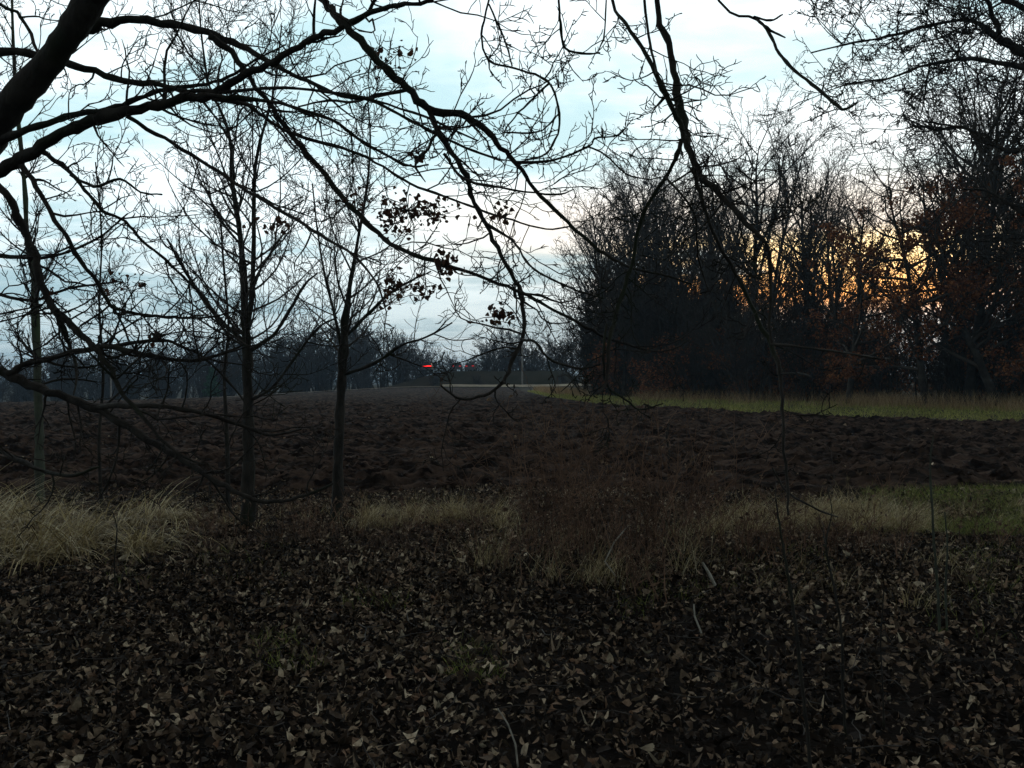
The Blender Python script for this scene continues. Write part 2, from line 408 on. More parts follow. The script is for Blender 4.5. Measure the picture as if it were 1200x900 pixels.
def blades(name, B0, h, mat, width=.004, droop=.8, lean=.4, seg=4, parent=None, yaw=None):
    n = len(B0); h = np.broadcast_to(h, n)
    yaw = RNG.uniform(0, 2 * math.pi, n) if yaw is None else yaw
    d = np.stack([np.cos(yaw), np.sin(yaw)], 1)
    ln = np.abs(RNG.normal(lean, lean * .5, n)); dr = droop * RNG.uniform(.3, 1.5, n)
    t = np.linspace(0, 1, seg + 1)[None, :]
    ang = ln[:, None] + dr[:, None] * t ** 1.3           # angle from vertical along the blade
    ds = h[:, None] / seg
    kink = RNG.normal(0, .12, (n, seg + 1)); ang = ang + kink
    r = np.cumsum(np.sin(ang) * ds, 1) - np.sin(ang[:, :1]) * ds; z = np.cumsum(np.cos(ang) * ds, 1) - np.cos(ang[:, :1]) * ds
    P = np.stack([B0[:, 0:1] + r * d[:, 0:1], B0[:, 1:2] + r * d[:, 1:2], B0[:, 2:3] + np.maximum(z, -B0[:, 2:3] * 0 + 0.0)], -1)
    wd = (np.broadcast_to(width, n)[:, None] * (1 - .85 * t) * .5)[..., None]
    ta = yaw + RNG.normal(0, .8, n) + math.pi / 2
    sv = np.stack([np.cos(ta), np.sin(ta), np.zeros(n)], 1)[:, None, :]
    V = np.stack([P - sv * wd, P + sv * wd], 2).reshape(-1, 3)
    i = np.arange(n)[:, None] * (seg + 1) * 2 + np.arange(seg)[None] * 2
    Fq = np.stack([i, i + 1, i + 3, i + 2], -1).reshape(-1, 4)
    return mesh_np(name, V, Fq, mat, parent, True, np.repeat(RNG.random(n), (seg + 1) * 2))

def scatter(n, y0, y1, t0, t1, pw=1.0):
    y = y0 + (y1 - y0) * RNG.random(n) ** pw; x = RNG.uniform(t0, t1, n) * y
    return x, y
# leaf litter
nL = 140000
x = []; y = []
yy = RNG.uniform(2.0, 13.2, nL * 4); xx = RNG.uniform(-10.5, 10.5, nL * 4)
k = (np.abs(xx) < yy * .66 + 1.4)
patch = fbm(xx * .7, yy * .7, 3); thin = RNG.random(len(xx)) < np.clip(.45 + 1.5 * (patch - .28), .45, 1) * (1 - .75 * sstep(10.5, 13, yy))
xx, yy = xx[k & thin][:nL], yy[k & thin][:nL]
zz_ = gz(xx, yy) + RNG.uniform(.0, .045, len(xx)) + .01
tone = np.clip(RNG.beta(.9, 1.6, len(xx)) + .45 * (fbm(xx * .9 + 5, yy * .9, 3) - .45), 0, 1)
sz = np.clip(RNG.lognormal(-3.2, .40, len(xx)), .018, .085)
tag(leaf_mesh('leaf_litter', np.stack([xx, yy, zz_], 1), sz, M['litter'], tilt=.42, rnd=tone, aspect=.26), kind='stuff')
# leaves blown on to the ploughed soil
xx, yy = scatter(1300, 12.5, 42, -.66, .66, 1.4); k = xx < verge_x(yy) - .5; xx, yy = xx[k], yy[k]
tag(leaf_mesh('blown_leaves', np.stack([xx, yy, fz(xx, yy) + .04], 1), RNG.uniform(.04, .10, len(xx)), M['litter'], tilt=.4, rnd=RNG.beta(1.6, 3, len(xx))), kind='stuff')

# twigs and stems lying in the litter
tb = Tubes()
for i in range(420):
    y = ru(2.8, 12); x = ru(-.65, .65) * y; a = ru(0, 6.28); L = ru(.08, .45)
    d = (math.cos(a), math.sin(a), ru(-.05, .25)); P = [(x, y, tz(x, y) + .03)]; R = [ru(.0015, .0045)]
    for s in range(4):
        d = nrm((d[0] + rg(0, .22), d[1] + rg(0, .22), d[2] + rg(0, .12))); q = P[-1]
        P.append((q[0] + d[0] * L / 4, q[1] + d[1] * L / 4, max(q[2] + d[2] * L / 4, tz(q[0], q[1]) + .02))); R.append(R[0] * (1 - .18 * (s + 1)))
    tb.add(P, R, 4)
tag(tb.build('twig_litter', M['twig']), kind='stuff')

# dry grass: positions given by photo regions (x range at distance)
def grass_patch(n, px0, px1, py0, py1, seed_sc=2.2, thr=.36):
    px_ = RNG.uniform(px0, px1, n * 3); py_ = RNG.uniform(py0, py1, n * 3)
    d = CAMH * F / (py_ - HOR); x = (px_ - 600) / F * d
    k = fbm(x * seed_sc, d * seed_sc, 3) > thr
    x, d = x[k][:n], d[k][:n]
    return np.stack([x, d, terr(x, d) - .01], 1)
def tussocks(name, centres, n_each, h, width, droop, lean, mat, rad=.22, sway=2.2):
    P = []; H = []; Yw = []
    for (cx, cy, s) in centres:
        k = int(n_each * s * ru(.6, 1.3)); a = RNG.uniform(0, 2 * math.pi, k); r = np.abs(RNG.normal(0, rad * s, k))
        x = cx + np.cos(a) * r; y = cy + np.sin(a) * r
        P.append(np.stack([x, y, terr(x, y) - .01], 1)); H.append(RNG.uniform(.35, 1.15, k) * h * s * ru(.75, 1.2))
        Yw.append(RNG.normal(ru(-1.6, 1.0), sway * ru(.2, 1), k))
    return blades(name, np.concatenate(P), np.concatenate(H), mat, width, droop, lean, 6, yaw=np.concatenate(Yw))
def cen(n, px0, px1, py0, py1, s0=.7, s1=1.2):
    out = []
    for i in range(n):
        q = at(ru(px0, px1), 450, 1); py_ = ru(py0, py1); d = CAMH * F / (py_ - HOR); out.append((q[0] * d, d, ru(s0, s1)))
    return out
tag(tussocks('tall_dry_grass', cen(30, -60, 110, 606, 662) + cen(14, 90, 215, 606, 652, .6, 1.0), 190, .82, .013, 2.6, .85, M['straw'], .13, 1.6), kind='stuff')
tag(tussocks('dry_grass', cen(24, 410, 590, 600, 622, .4, .8) + cen(9, 200, 420, 595, 618, .3, .55), 190, .55, .006, 1.5, .45, M['straw'], .18), kind='stuff')
tag(tussocks('field_margin_grass', cen(44, 830, 1080, 596, 628, .5, .9) + cen(14, 1060, 1260, 592, 622, .3, .6), 210, .58, .006, 1.6, .5, M['straw'], .22), kind='stuff')
tag(tussocks('wispy_grass', cen(22, 560, 830, 625, 690, .4, 1.0) + cen(8, 900, 1150, 660, 720, .4, .7), 60, .55, .0035, 1.0, .3, M['straw'], .2), kind='stuff')
G_ = grass_patch(20000, 1010, 1320, 574, 628, 1.2, .2)
tag(blades('green_grass', G_, RNG.uniform(.06, .17, len(G_)), M['green'], .005, .9, .4, 3), kind='stuff')
G_ = np.concatenate([grass_patch(170, *r, 3.5, .42) for r in ((120, 360, 640, 700), (720, 830, 680, 725), (400, 480, 680, 715), (840, 980, 640, 700), (1080, 1200, 650, 760), (520, 590, 755, 800), (300, 380, 745, 790), (1130, 1200, 640, 700))])
tag(blades('grass_sprigs', G_, RNG.uniform(.05, .15, len(G_)), M['green'], .004, .8, .4, 3), kind='stuff')
# short brown growth on the strip between litter and field
G_ = grass_patch(9000, -50, 1250, 592, 650, 1.5, .40)
tag(blades('dead_undergrowth', G_, RNG.uniform(.08, .28, len(G_)), M['brown'], .004, .9, .5, 4), kind='stuff')

# verge blades
def verge_pts(n, a, b_):
    i = RNG.uniform(1.0, len(VF) - 2.2, n); t = RNG.uniform(a, b_, n); i0 = i.astype(int); f = (i - i0)[:, None]
    A = VF[i0] * (1 - f) + VF[i0 + 1] * f; B = VB[i0] * (1 - f) + VB[i0 + 1] * f
    P = A * (1 - t[:, None]) + B * t[:, None]
    return np.stack([P[:, 0], P[:, 1], terr(P[:, 0], P[:, 1]) + .04], 1)
G_ = verge_pts(34000, .05, .95)
tag(blades('verge_grass', G_, RNG.uniform(.08, .30, len(G_)), M['verge'], .022, .9, .4, 3), kind='stuff')
G_ = verge_pts(20000, .55, 1.08); k = fbm(G_[:, 0] * .25, G_[:, 1] * .25, 2) > .36; G_ = G_[k]
tag(blades('tall_verge_grass', G_, RNG.uniform(.3, 1.0, len(G_)), M['tan'], .02, .6, .2, 3), kind='stuff')

# dead stalks and bramble in the middle: each clump is a plant
def weed_clump(name, px_, py_, n, h, w, label, cat='dead weeds', group=None, straw=.15):
    d = CAMH * F / (py_ - HOR); x0 = (px_ - 600) / F * d
    root = empty(name, (x0, d, tz(x0, d)))
    st = Tubes(); tips = []
    for i in range(n):
        a = ru(0, 6.28); r = abs(rg(0, w)); p = (math.cos(a) * r, math.sin(a) * r * .7, -.02)
        store = []
        grow(store, p, nrm((rg(0, .25), rg(0, .25), 1)), h * ru(.45, 1.1), ru(.003, .0055), 0,
             dict(seg=[7, 4, 3], wig=[.13, .2, .25], trop=[0, .05, 0], rmin=.0016, max=2, n=[6, 2], t0=[.25, .2], ang=[(30, 75), (30, 70)], lr=[.38, .5], rr=[.6, .7], shape=.5))
        for l, P, R in store:
            st.add(P, R, 3)
            if l > 0 and rr() < .16: tips.append(P[-1])
    st.build('stems', M['weedstem'], root)
    if tips:
        leaf_mesh('seed_heads', np.array(tips), RNG.uniform(.015, .045, len(tips)), M['brown'], root, tilt=1.2)
    tag(root, label, cat, group)
    return root
M['weedstem'] = material('weed_stem', (.060, .030, .019), (.25, .15, .095), 3, .8, 0, None, .2)
WC = [(640, 640, 26, 1.1, .45, 'reddish brown dead weeds growing left of the middle clump'),
      (700, 655, 34, 1.25, .5, 'tallest reddish brown dead weed clump at the centre of the field margin'),
      (765, 640, 30, 1.15, .5, 'brown dead weed clump just right of the centre clump'),
      (812, 625, 20, .9, .4, 'thin brown weed clump left of the pale margin grass'),
      (590, 668, 14, .6, .35, 'low wispy weed clump in front of the pale grass patch'),
      (745, 690, 16, .65, .4, 'low dark bramble clump in front of the central weeds'),
      (870, 660, 18, .65, .5, 'low tangled brown weeds below the hanging branch'),
      (940, 650, 20, .65, .5, 'tangled brown weeds in front of the pale margin grass'),
      (1010, 655, 18, .6, .5, 'tangled weeds left of the two thin green stems'),
      (480, 628, 12, .55, .4, 'short brown weeds right of the second trunk'),
      (350, 630, 14, .55, .4, 'short brown weeds between the two dark trunks'),
      (240, 640, 12, .5, .4, 'short brown weeds left of the forked young tree'),
      (1150, 640, 10, .5, .4, 'sparse weeds at the right edge by the green grass'),
      (1042, 590, 5, .75, .12, 'single reddish dock stalk standing in the right margin grass')]
for w in WC: weed_clump('dead_weeds', w[0], w[1], int(w[2] * 1.45), w[3] * (1.3 if 630 < w[0] < 790 and w[1] < 680 else 1.0), *w[4:])

# ------------------------------------------------------------------ the overhanging oak (traced limbs)
oak = empty('overhanging_oak', at(-430, 915, 3.7)[:2] + (0,))
oak.location.z = tz(oak.location.x, oak.location.y)
tag(oak, 'large dark leaning oak at upper left whose crooked branches hang across the view', 'tree')
def to_local(o, p): return (p[0] - o.location.x, p[1] - o.location.y, p[2] - o.location.z)
TWIG = dict(seg=[7, 5, 4, 3], wig=[.20, .26, .3, .3], trop=[.05, .06, .05, 0], rmin=.0015, max=2, n=[5, 3, 2], t0=[.2, .25, .3], ang=[(30, 75), (30, 80), (30, 80)], lr=[.5, .5, .5], rr=[.6, .7, .7], shape=.4, tap=.6)
WK = 1.0
def limb(root, name, pts, d0, d1, twigs=0, tl=.35, mat='bark', sides=8, bend=.12, prm=TWIG, start=0., jit=.28, label=None, rtw=.55, plane=.6, knot=.16, tmat=None):
    n = len(pts); W = []
    ph = ru(0, 6)
    for i, (px_, py_, w) in enumerate(pts):
        t = i / (n - 1); d = d0 + (d1 - d0) * t + bend * math.sin(ph + t * 5) * min(1, 4 * t)
        p = to_local(root, at(px_, py_, d)); W.append((*p, w * WK * .5 * d / F))
    S = smooth_poly(W, 4, jit)
    S[:, 3] *= 1 + knot * np.abs(RNG.normal(0, 1, len(S))) * (RNG.random(len(S)) < .35)
    T = Tubes(); T.add([tuple(q) for q in S[:, :3]], list(S[:, 3]), sides)
    tips = []
    if twigs:
        m_ = len(S); lo = int(start * m_)
        for k_ in range(twigs):
            i = int(lo + (m_ - 2 - lo) * rr()); f = i / m_
            dv = nrm(tuple(S[i + 1, :3] - S[i, :3]))
            sd_ = side_dir(dv, math.radians(ru(35, 85)))
            sd_ = nrm((sd_[0], sd_[1] * plane, sd_[2]))
            store = []
            r0 = min(S[i, 3] * rtw, max(.0045, prm['rmin'] * 2.5) * ru(.6, 1.3)) ; L = tl * ru(.35, 1.3)
            grow(store, tuple(S[i, :3]), sd_, L, max(.0014, r0), 0, prm)
            for l, P, R in store:
                T.add(P, [q * ru(.85, 1.25) for q in R], 3 if l else 4); tips.append(P[-1])
    o = T.build(name, M[tmat or mat], root)
    if label: o['label'] = label
    return o, S, tips
limb(oak, 'trunk', [(-430, 935, 84), (-415, 860, 74), (-330, 640, 62), (-200, 400, 52), (-100, 270, 46), (-30, 180, 39), (0, 140, 36), (30, 105, 34), (60, 68, 32), (80, 40, 31), (105, 3, 31), (125, -25, 31), (230, -150, 30), (420, -260, 26), (650, -330, 20), (860, -370, 12), (1000, -360, 6)], 3.7, 3.2, 0, sides=14, bend=.05, jit=.05, knot=.04)
B_ = [
 # name, pts, d0, d1, twigs, twiglen
 ([(92, 36, 14), (112, 29, 11), (150, 23, 9.5), (200, 28, 9), (250, 42, 8), (290, 58, 6.5), (330, 80, 5), (360, 95, 4.5), (400, 112, 4), (433, 117, 3.5), (466, 133, 3.5), (500, 152, 3.5), (546, 173, 3), (586, 188, 2.2)], 3.65, 3.1, 16, .4),
 ([(245, 42, 8), (265, 55, 7), (283, 77, 6), (300, 103, 5.5), (320, 127, 5.5), (337, 153, 6), (360, 180, 6), (400, 230, 6), (420, 251, 6), (450, 281, 5.5), (470, 292, 5), (508, 306, 4.5), (540, 316, 4), (584, 332, 4), (620, 347, 3.8), (647, 363, 3.5), (687, 383, 3.5), (713, 397, 3), (733, 403, 3), (767, 412, 2.6), (793, 407, 2), (808, 398, 1.5)], 3.4, 3.0, 26, .32),
 ([(-200, 400, 22), (-175, 230, 16), (-100, 100, 12), (0, 63, 9.5), (60, 69, 9), (100, 80, 8), (143, 93, 7), (187, 100, 6), (220, 107, 5), (273, 107, 4), (333, 103, 3.4), (400, 110, 3.4), (440, 118, 2.8), (500, 138, 2.6), (560, 165, 2)], 3.7, 3.0, 16, .35),
 ([(-90, 262, 20), (-45, 222, 16), (0, 198, 14.5), (33, 180, 14), (73, 157, 13), (107, 142, 13), (143, 131, 12), (183, 123, 11), (220, 115, 10.5), (247, 110, 10), (277, 92, 9), (313, 75, 8), (350, 55, 8), (373, 42, 7), (400, 33, 7), (433, 15, 6), (467, 6, 5), (503, 0, 4), (560, -30, 3), (620, -90, 2)], 3.65, 2.8, 24, .4),
 ([(-70, 215, 12), (-30, 175, 10), (0, 165, 9), (33, 153, 8), (77, 137, 7), (127, 128, 6), (160, 115, 5), (197, 104, 5), (233, 100, 4), (267, 90, 3.5), (300, 70, 2.5), (335, 52, 1.8)], 3.65, 3.3, 14, .35),
 ([(240, 112, 6.5), (290, 115, 5), (320, 119, 4), (360, 130, 3.6), (400, 147, 3.6), (420, 163, 3.2), (450, 180, 3), (480, 195, 2.6), (502, 193, 2)], 3.0, 3.3, 12, .3),
 ([(248, 116, 5.5), (290, 123, 4.5), (317, 143, 4), (350, 160, 4), (400, 173, 3.6), (440, 190, 3.2), (480, 215, 3), (520, 230, 3), (560, 245, 2.6), (600, 258, 2.5), (640, 268, 2), (670, 265, 1.5)], 3.1, 3.4, 16, .32),
 ([(150, 137, 5.5), (193, 163, 4.6), (233, 187, 4.4), (273, 213, 4.2), (300, 230, 4), (347, 257, 4), (383, 280, 3.5), (415, 300, 3), (440, 330, 2.5), (452, 360, 2)], 3.5, 2.9, 18, .3),
 ([(45, 176, 6), (80, 200, 4.6), (100, 223, 4.2), (120, 247, 3.8), (147, 260, 3.3), (167, 283, 3.2), (187, 298, 3.2), (215, 325, 3), (240, 350, 3), (262, 385, 2.6), (290, 405, 2)], 3.6, 3.2, 18, .32),
 ([(22, 186, 7), (43, 220, 5.5), (60, 250, 5.5), (77, 277, 5), (92, 302, 5), (113, 330, 4.5), (130, 357, 4.4), (147, 365, 4), (175, 370, 3.4), (205, 372, 3), (240, 372, 2.5), (275, 366, 1.8)], 3.5, 3.2, 20, .3),
 ([(-75, 235, 12), (-30, 208, 10), (0, 222, 9), (17, 247, 9), (30, 270, 9), (41, 300, 9), (50, 333, 8.5), (67, 367, 8), (90, 387, 7.2), (113, 410, 6.5), (130, 433, 6), (143, 460, 5), (167, 487, 4.6), (187, 513, 4), (215, 535, 3), (240, 545, 2)], 3.6, 3.0, 28, .3),
 ([(66, 364, 7.5), (76, 392, 6), (84, 412, 4), (90, 440, 3), (86, 462, 2)], 3.4, 3.4, 8, .22),
 ([(-200, 400, 18), (-100, 408, 14), (-20, 430, 12), (0, 437, 11.5), (33, 450, 10.5), (67, 463, 10), (117, 480, 9), (150, 500, 8.4), (183, 520, 8), (217, 540, 7), (247, 560, 6), (283, 580, 5), (313, 588, 4.4), (350, 583, 3.8), (390, 567, 2.6)], 3.65, 3.1, 22, .32),
 ([(112, 478, 7), (150, 475, 6), (200, 478, 5.4), (247, 487, 5), (287, 500, 4), (317, 510, 3.2), (353, 503, 2)], 3.45, 3.1, 14, .26),
 ([(8, 438, 7), (33, 427, 6.4), (77, 415, 6.2), (127, 407, 6), (167, 415, 5), (213, 423, 4.4), (253, 417, 3.4), (285, 404, 2.2)], 3.5, 3.3, 18, .3),
 ([(125, 407, 5), (187, 399, 4.2), (215, 407, 3.6), (240, 420, 3), (275, 455, 2.4), (292, 480, 1.8)], 3.4, 3.3, 12, .28),
 ([(-310, 600, 10), (-100, 510, 6), (-10, 526, 4.5), (40, 547, 4.4), (80, 557, 4), (117, 547, 2.4)], 3.6, 3.2, 6, .25),
 ([(300, -195, 12), (345, -60, 9), (370, -10, 8.5), (385, 8, 9), (400, 25, 9.5), (420, 45, 9), (450, 77, 9), (477, 103, 9), (500, 127, 9), (540, 135, 8), (567, 150, 7), (587, 173, 6), (607, 193, 5), (627, 223, 4.5), (657, 253, 4.4), (690, 283, 4), (713, 300, 3.8), (737, 313, 3.2), (775, 322, 2.6), (810, 333, 2)], 3.35, 2.8, 30, .36),
 ([(502, 128, 7), (513, 155, 6.4), (530, 180, 6.2), (547, 207, 6), (553, 233, 5.4), (570, 263, 5.2), (587, 300, 5), (607, 337, 5), (613, 367, 5), (613, 393, 4.5), (600, 423, 4.5), (590, 447, 4), (567, 463, 3.4), (540, 467, 2.8), (517, 452, 2)], 3.05, 2.9, 24, .28),
 ([(569, 262, 4), (600, 282, 3), (616, 305, 2.6), (633, 320, 2.5), (667, 337, 2.4), (707, 350, 1.8)], 2.95, 2.8, 7, .22),
 ([(612, 398, 4), (628, 402, 3), (647, 423, 3), (683, 432, 2.8), (703, 427, 2)], 2.92, 2.9, 4, .18),
 ([(603, 190, 3.6), (647, 188, 3), (690, 172, 2.5), (697, 162, 2), (720, 160, 2), (733, 150, 1.5)], 2.95, 2.9, 4, .2),
 ([(689, 172, 2.4), (710, 182, 2), (733, 203, 2), (760, 210, 1.6), (780, 206, 1.3)], 2.9, 2.9, 4, .2),
 ([(478, 105, 5), (440, 112, 4), (415, 120, 3), (385, 118, 2.4), (350, 125, 2)], 3.3, 3.5, 10, .3),
 ([(520, 180, 4), (545, 210, 3.4), (600, 222, 2.6), (650, 228, 2.2), (672, 222, 1.5)], 3.05, 3.0, 6, .22),
 ([(560, -297, 6), (585, -100, 3), (573, 0, 2.6), (564, 40, 2.6), (573, 70, 2.6), (603, 80, 2.6), (633, 90, 2.6), (647, 103, 2.6), (655, 133, 2.6), (653, 157, 2.5), (640, 180, 2.2), (617, 187, 1.6)], 3.2, 2.8, 12, .2),
 ([(573, 5, 2.2), (590, 43, 2.2), (600, 77, 1.8)], 3.0, 2.9, 3, .16),
 ([(643, 98, 2.4), (613, 127, 2.2), (595, 147, 1.8), (590, 160, 1.4)], 2.85, 2.9, 4, .2),
 ([(590, 155, 2.2), (630, 155, 2), (648, 140, 1.6), (652, 125, 1.3)], 2.9, 2.9, 2, .15),
 ([(620, -322, 6), (655, -100, 3.2), (655, 0, 3), (657, 33, 3), (663, 57, 2.6), (687, 63, 2.4), (703, 62, 2)], 3.2, 2.8, 8, .18),
 ([(700, -340, 6), (712, -100, 3), (710, 0, 2), (708, 40, 2), (702, 58, 1.6)], 3.1, 2.8, 3, .16),
 ([(700, -340, 8), (700, -100, 4), (717, 0, 4), (733, 27, 4.2), (757, 63, 5), (770, 90, 5.6), (783, 117, 6), (797, 143, 6), (802, 160, 5)], 3.2, 2.7, 16, .26),
 ([(740, -350, 12), (765, -150, 8), (770, 0, 6.5), (780, 43, 7.4), (790, 83, 8.4), (797, 130, 10), (806, 170, 9), (818, 203, 8), (827, 213, 8), (850, 233, 7), (870, 257, 6), (890, 277, 5), (902, 298, 4.4), (903, 340, 3.6), (902, 383, 3.2), (905, 405, 2.6)], 3.1, 2.6, 30, .22),
 ([(750, -340, 8), (757, -80, 3.4), (755, 0, 3), (762, 50, 3), (770, 88, 3)], 3.1, 2.75, 5, .16),
 ([(811, 196, 6), (820, 225, 4.6), (832, 262, 4.4), (850, 300, 4.4), (867, 330, 4.5), (883, 367, 5), (903, 403, 6), (913, 433, 5.4), (917, 467, 4.4), (918, 517, 3.6), (923, 567, 3.4), (924, 604, 2.4)], 2.7, 2.6, 20, .2),
 ([(903, 403, 3.2), (950, 408, 2.7), (1000, 415, 2.6), (1027, 420, 2.4), (1045, 421, 1.8)], 2.62, 2.5, 3, .08),
 ([(914, 438, 2.4), (935, 437, 2), (950, 441, 1.6)], 2.62, 2.6, 1, .08),
 ([(905, 548, 2.2), (923, 577, 2.4), (960, 598, 2.2), (982, 606, 1.6)], 2.62, 2.6, 2, .08),
 ([(800, 155, 6), (793, 180, 5), (780, 207, 4.6), (753, 253, 4.6), (743, 300, 4.8), (733, 333, 5), (720, 373, 5.4), (714, 400, 5), (710, 447, 4), (700, 462, 3)], 2.8, 2.7, 22, .2),
 ([(711, 380, 3), (707, 420, 3), (712, 452, 2.6), (733, 468, 2.2), (750, 480, 2), (777, 473, 1.5)], 2.75, 2.7, 8, .14),
 ([(780, 207, 3), (800, 230, 2.6), (815, 255, 2.6), (818, 300, 2.4), (830, 340, 2)], 2.75, 2.8, 8, .2),
 ([(830, -368, 8), (800, -150, 5), (843, 0, 3), (887, 22, 3.2), (905, 45, 3.3), (913, 63, 3.4), (933, 83, 3.5), (957, 103, 3.8), (980, 123, 3.4), (990, 128, 3), (1005, 120, 2)], 3.0, 2.7, 5, .12),
 ([(884, 20, 2.8), (903, 24, 2.4), (917, 17, 1.8)], 2.8, 2.8, 1, .06),
 ([(887, 22, 3), (903, 36, 2.6), (920, 44, 1.8)], 2.8, 2.8, 1, .06),
 ([(402, 30, 6), (425, 20, 5), (452, -20, 4), (480, -90, 3)], 3.2, 3.1, 5, .3),
 ([(0, 5, 4), (25, 20, 4), (45, 62, 3), (62, 75, 2)], 3.7, 3.7, 5, .3),
 ([(-190, 390, 9), (-60, 330, 6), (0, 345, 4.5), (40, 352, 3.5), (80, 338, 3), (140, 330, 2)], 3.8, 3.4, 14, .32),
 ([(-110, 270, 8), (-40, 290, 6), (10, 300, 4.5), (60, 300, 3.4), (110, 282, 2.6), (150, 250, 2)], 3.9, 3.5, 16, .34),
 ([(83, 205, 4), (110, 218, 3.4), (140, 210, 3), (165, 225, 2.4), (190, 228, 1.6)], 3.5, 3.4, 6, .25),
]
alltips = []; LP = []
for i, (pts, d0, d1, nt_, tl) in enumerate(B_):
    o, S, tips = limb(oak, 'branch', pts, d0, d1, int(nt_ * (.75 if pts[-1][0] > 690 else .85)), tl, sides=7 if pts[0][2] > 6 else 5, start=.25 if pts[0][0] < 0 or pts[0][1] < 0 else .05, rtw=.3 if pts[-1][0] > 690 else .5)
    alltips += tips
# clusters of dead leaves still on the oak
def leaf_cluster(root, name, px_, py_, d, n, rx, rz_, mat='oakleaf', size=.035, label=None):
    n = int(n * 1.9)
    c = to_local(root, at(px_, py_, d)); T = Tubes(); C = []
    for i in range(n):
        C.append((c[0] + rg(0, rx), c[1] + rg(0, rx * .6), c[2] + rg(0, rz_)))
        if i % 3 == 0: T.add([c, tuple((c[k_] * .5 + C[-1][k_] * .5 + rg(0, .006)) for k_ in range(3)), C[-1]], [.002, .0015, .001], 3)
    o = leaf_mesh('dead_leaves', np.array(C), RNG.uniform(.6, 1.5, n) * size, M[mat], root, tilt=1.1, aspect=.42)
    T.build('twig', M['twig'], o)
    if label: o['label'] = label
    return o
for (a, b2, d, n, rx, rz_) in [(478, 246, 3.25, 40, .055, .03), (508, 250, 3.25, 34, .05, .028), (462, 262, 3.3, 28, .035, .035), (522, 311, 3.05, 30, .022, .022), (580, 371, 2.95, 20, .028, .02),
                             (461, 337, 3.1, 26, .018, .045), (497, 338, 3.1, 16, .035, .018), (592, 252, 3.0, 9, .02, .02), (486, 185, 3.2, 9, .012, .018), (180, 392, 3.4, 8, .015, .015), (62, 342, 3.4, 4, .01, .01),
                             (440, 80, 3.3, 12, .06, .03), (467, 62, 3.3, 10, .05, .025), (320, 262, 3.3, 14, .05, .02), (150, 330, 3.5, 8, .05, .03), (415, 235, 3.2, 8, .04, .03)]:
    leaf_cluster(oak, 'leaf_cluster', a, b2, d, n, rx, rz_, size=.017)

# ------------------------------------------------------------------ young trees on the margin
def on_ground(px_, py_):
    d = CAMH * F / (py_ - HOR); x = (px_ - 600) / F * d; return (x, d, tz(x, d)), d
YT = dict(seg=[9, 7, 5, 4], wig=[.10, .15, .2, .24], trop=[.10, .08, .06, .04], rmin=.0028, max=2, n=[11, 5, 3], t0=[.12, .15, .2], ang=[(28, 60), (30, 70), (30, 75)], lr=[.42, .45, .5], rr=[.55, .6, .7], shape=.45, tap=.75)
def young(name, px_, py_, stems, label, mat, crown_from=.3, nb=34, bl=1.3, extra=()):
    base, d = on_ground(px_, py_)
    root = empty(name, base)
    tag(root, label, 'tree', 'young trees on the field margin')
    stems = [[(a, b2, w * .84) for a, b2, w in pts] for pts in stems]
    for k_, pts in enumerate(stems):
        limb(root, 'trunk' if k_ == 0 else 'stem', pts, d, d + (.0 if k_ == 0 else ru(-.2, .2)), 0, mat=mat, sides=9, bend=.05, jit=.10)
    allS = []
    T = Tubes()
    for k_, pts in enumerate(stems):
        W = [(*to_local(root, at(a, b2, d)), w * .5 * d / F) for a, b2, w in pts]
        S = smooth_poly(W, 5)
        m_ = len(S); zt = S[-1, 2]
        for q in range(nb // (1 if k_ == 0 else 2)):
            t = crown_from + (1 - crown_from) * rr() if k_ == 0 else .1 + .9 * rr()
            i = min(m_ - 2, int(t * m_)); dv = nrm(tuple(S[i + 1, :3] - S[i, :3]))
            store = []
            sd_ = side_dir(dv, math.radians(ru(35, 68)))
            grow(store, tuple(S[i, :3]), sd_, bl * ru(.4, 1.1) * (1.1 - .65 * t), max(.004, min(.013, S[i, 3] * .5)), 0, YT)
            for l, P, R in store: T.add(P, R, 4 if l == 0 else 3)
    T.build('crown', M['twig'], root)
    for pts in extra:
        limb(root, 'branch', pts, d, d + ru(-.5, .5), 12, .7, mat='bark', sides=6, bend=.1, jit=.15, prm=dict(YT, max=1, rmin=.0028))
    return root
young('forked_young_tree', 290, 617, [[(290, 622, 19), (291, 560, 16), (291, 500, 14.5), (290, 440, 13), (289, 400, 12), (287, 370, 11), (284, 300, 8.4), (278, 250, 6.6), (273, 217, 6), (270, 167, 5), (260, 133, 4), (245, 100, 3), (236, 40, 2.4), (232, -20, 2)],
    [(289, 385, 8), (295, 350, 7), (297, 298, 6.4), (298, 217, 5), (301, 183, 4.4), (310, 147, 3.6), (322, 100, 2.8), (330, 30, 2)]],
    'young forked tree with dark straight trunk, left of the shaggy trunk in the middle left', 'bark', .28, 44, 1.7,
    [[(288, 402, 6), (260, 377, 5), (233, 343, 4.4), (213, 310, 3.4), (196, 280, 2.6)], [(292, 412, 5), (320, 392, 4), (340, 363, 3.6), (356, 335, 3), (372, 320, 2)], [(291, 470, 4), (318, 455, 3), (345, 420, 3), (372, 385, 2.6), (395, 372, 2)]])
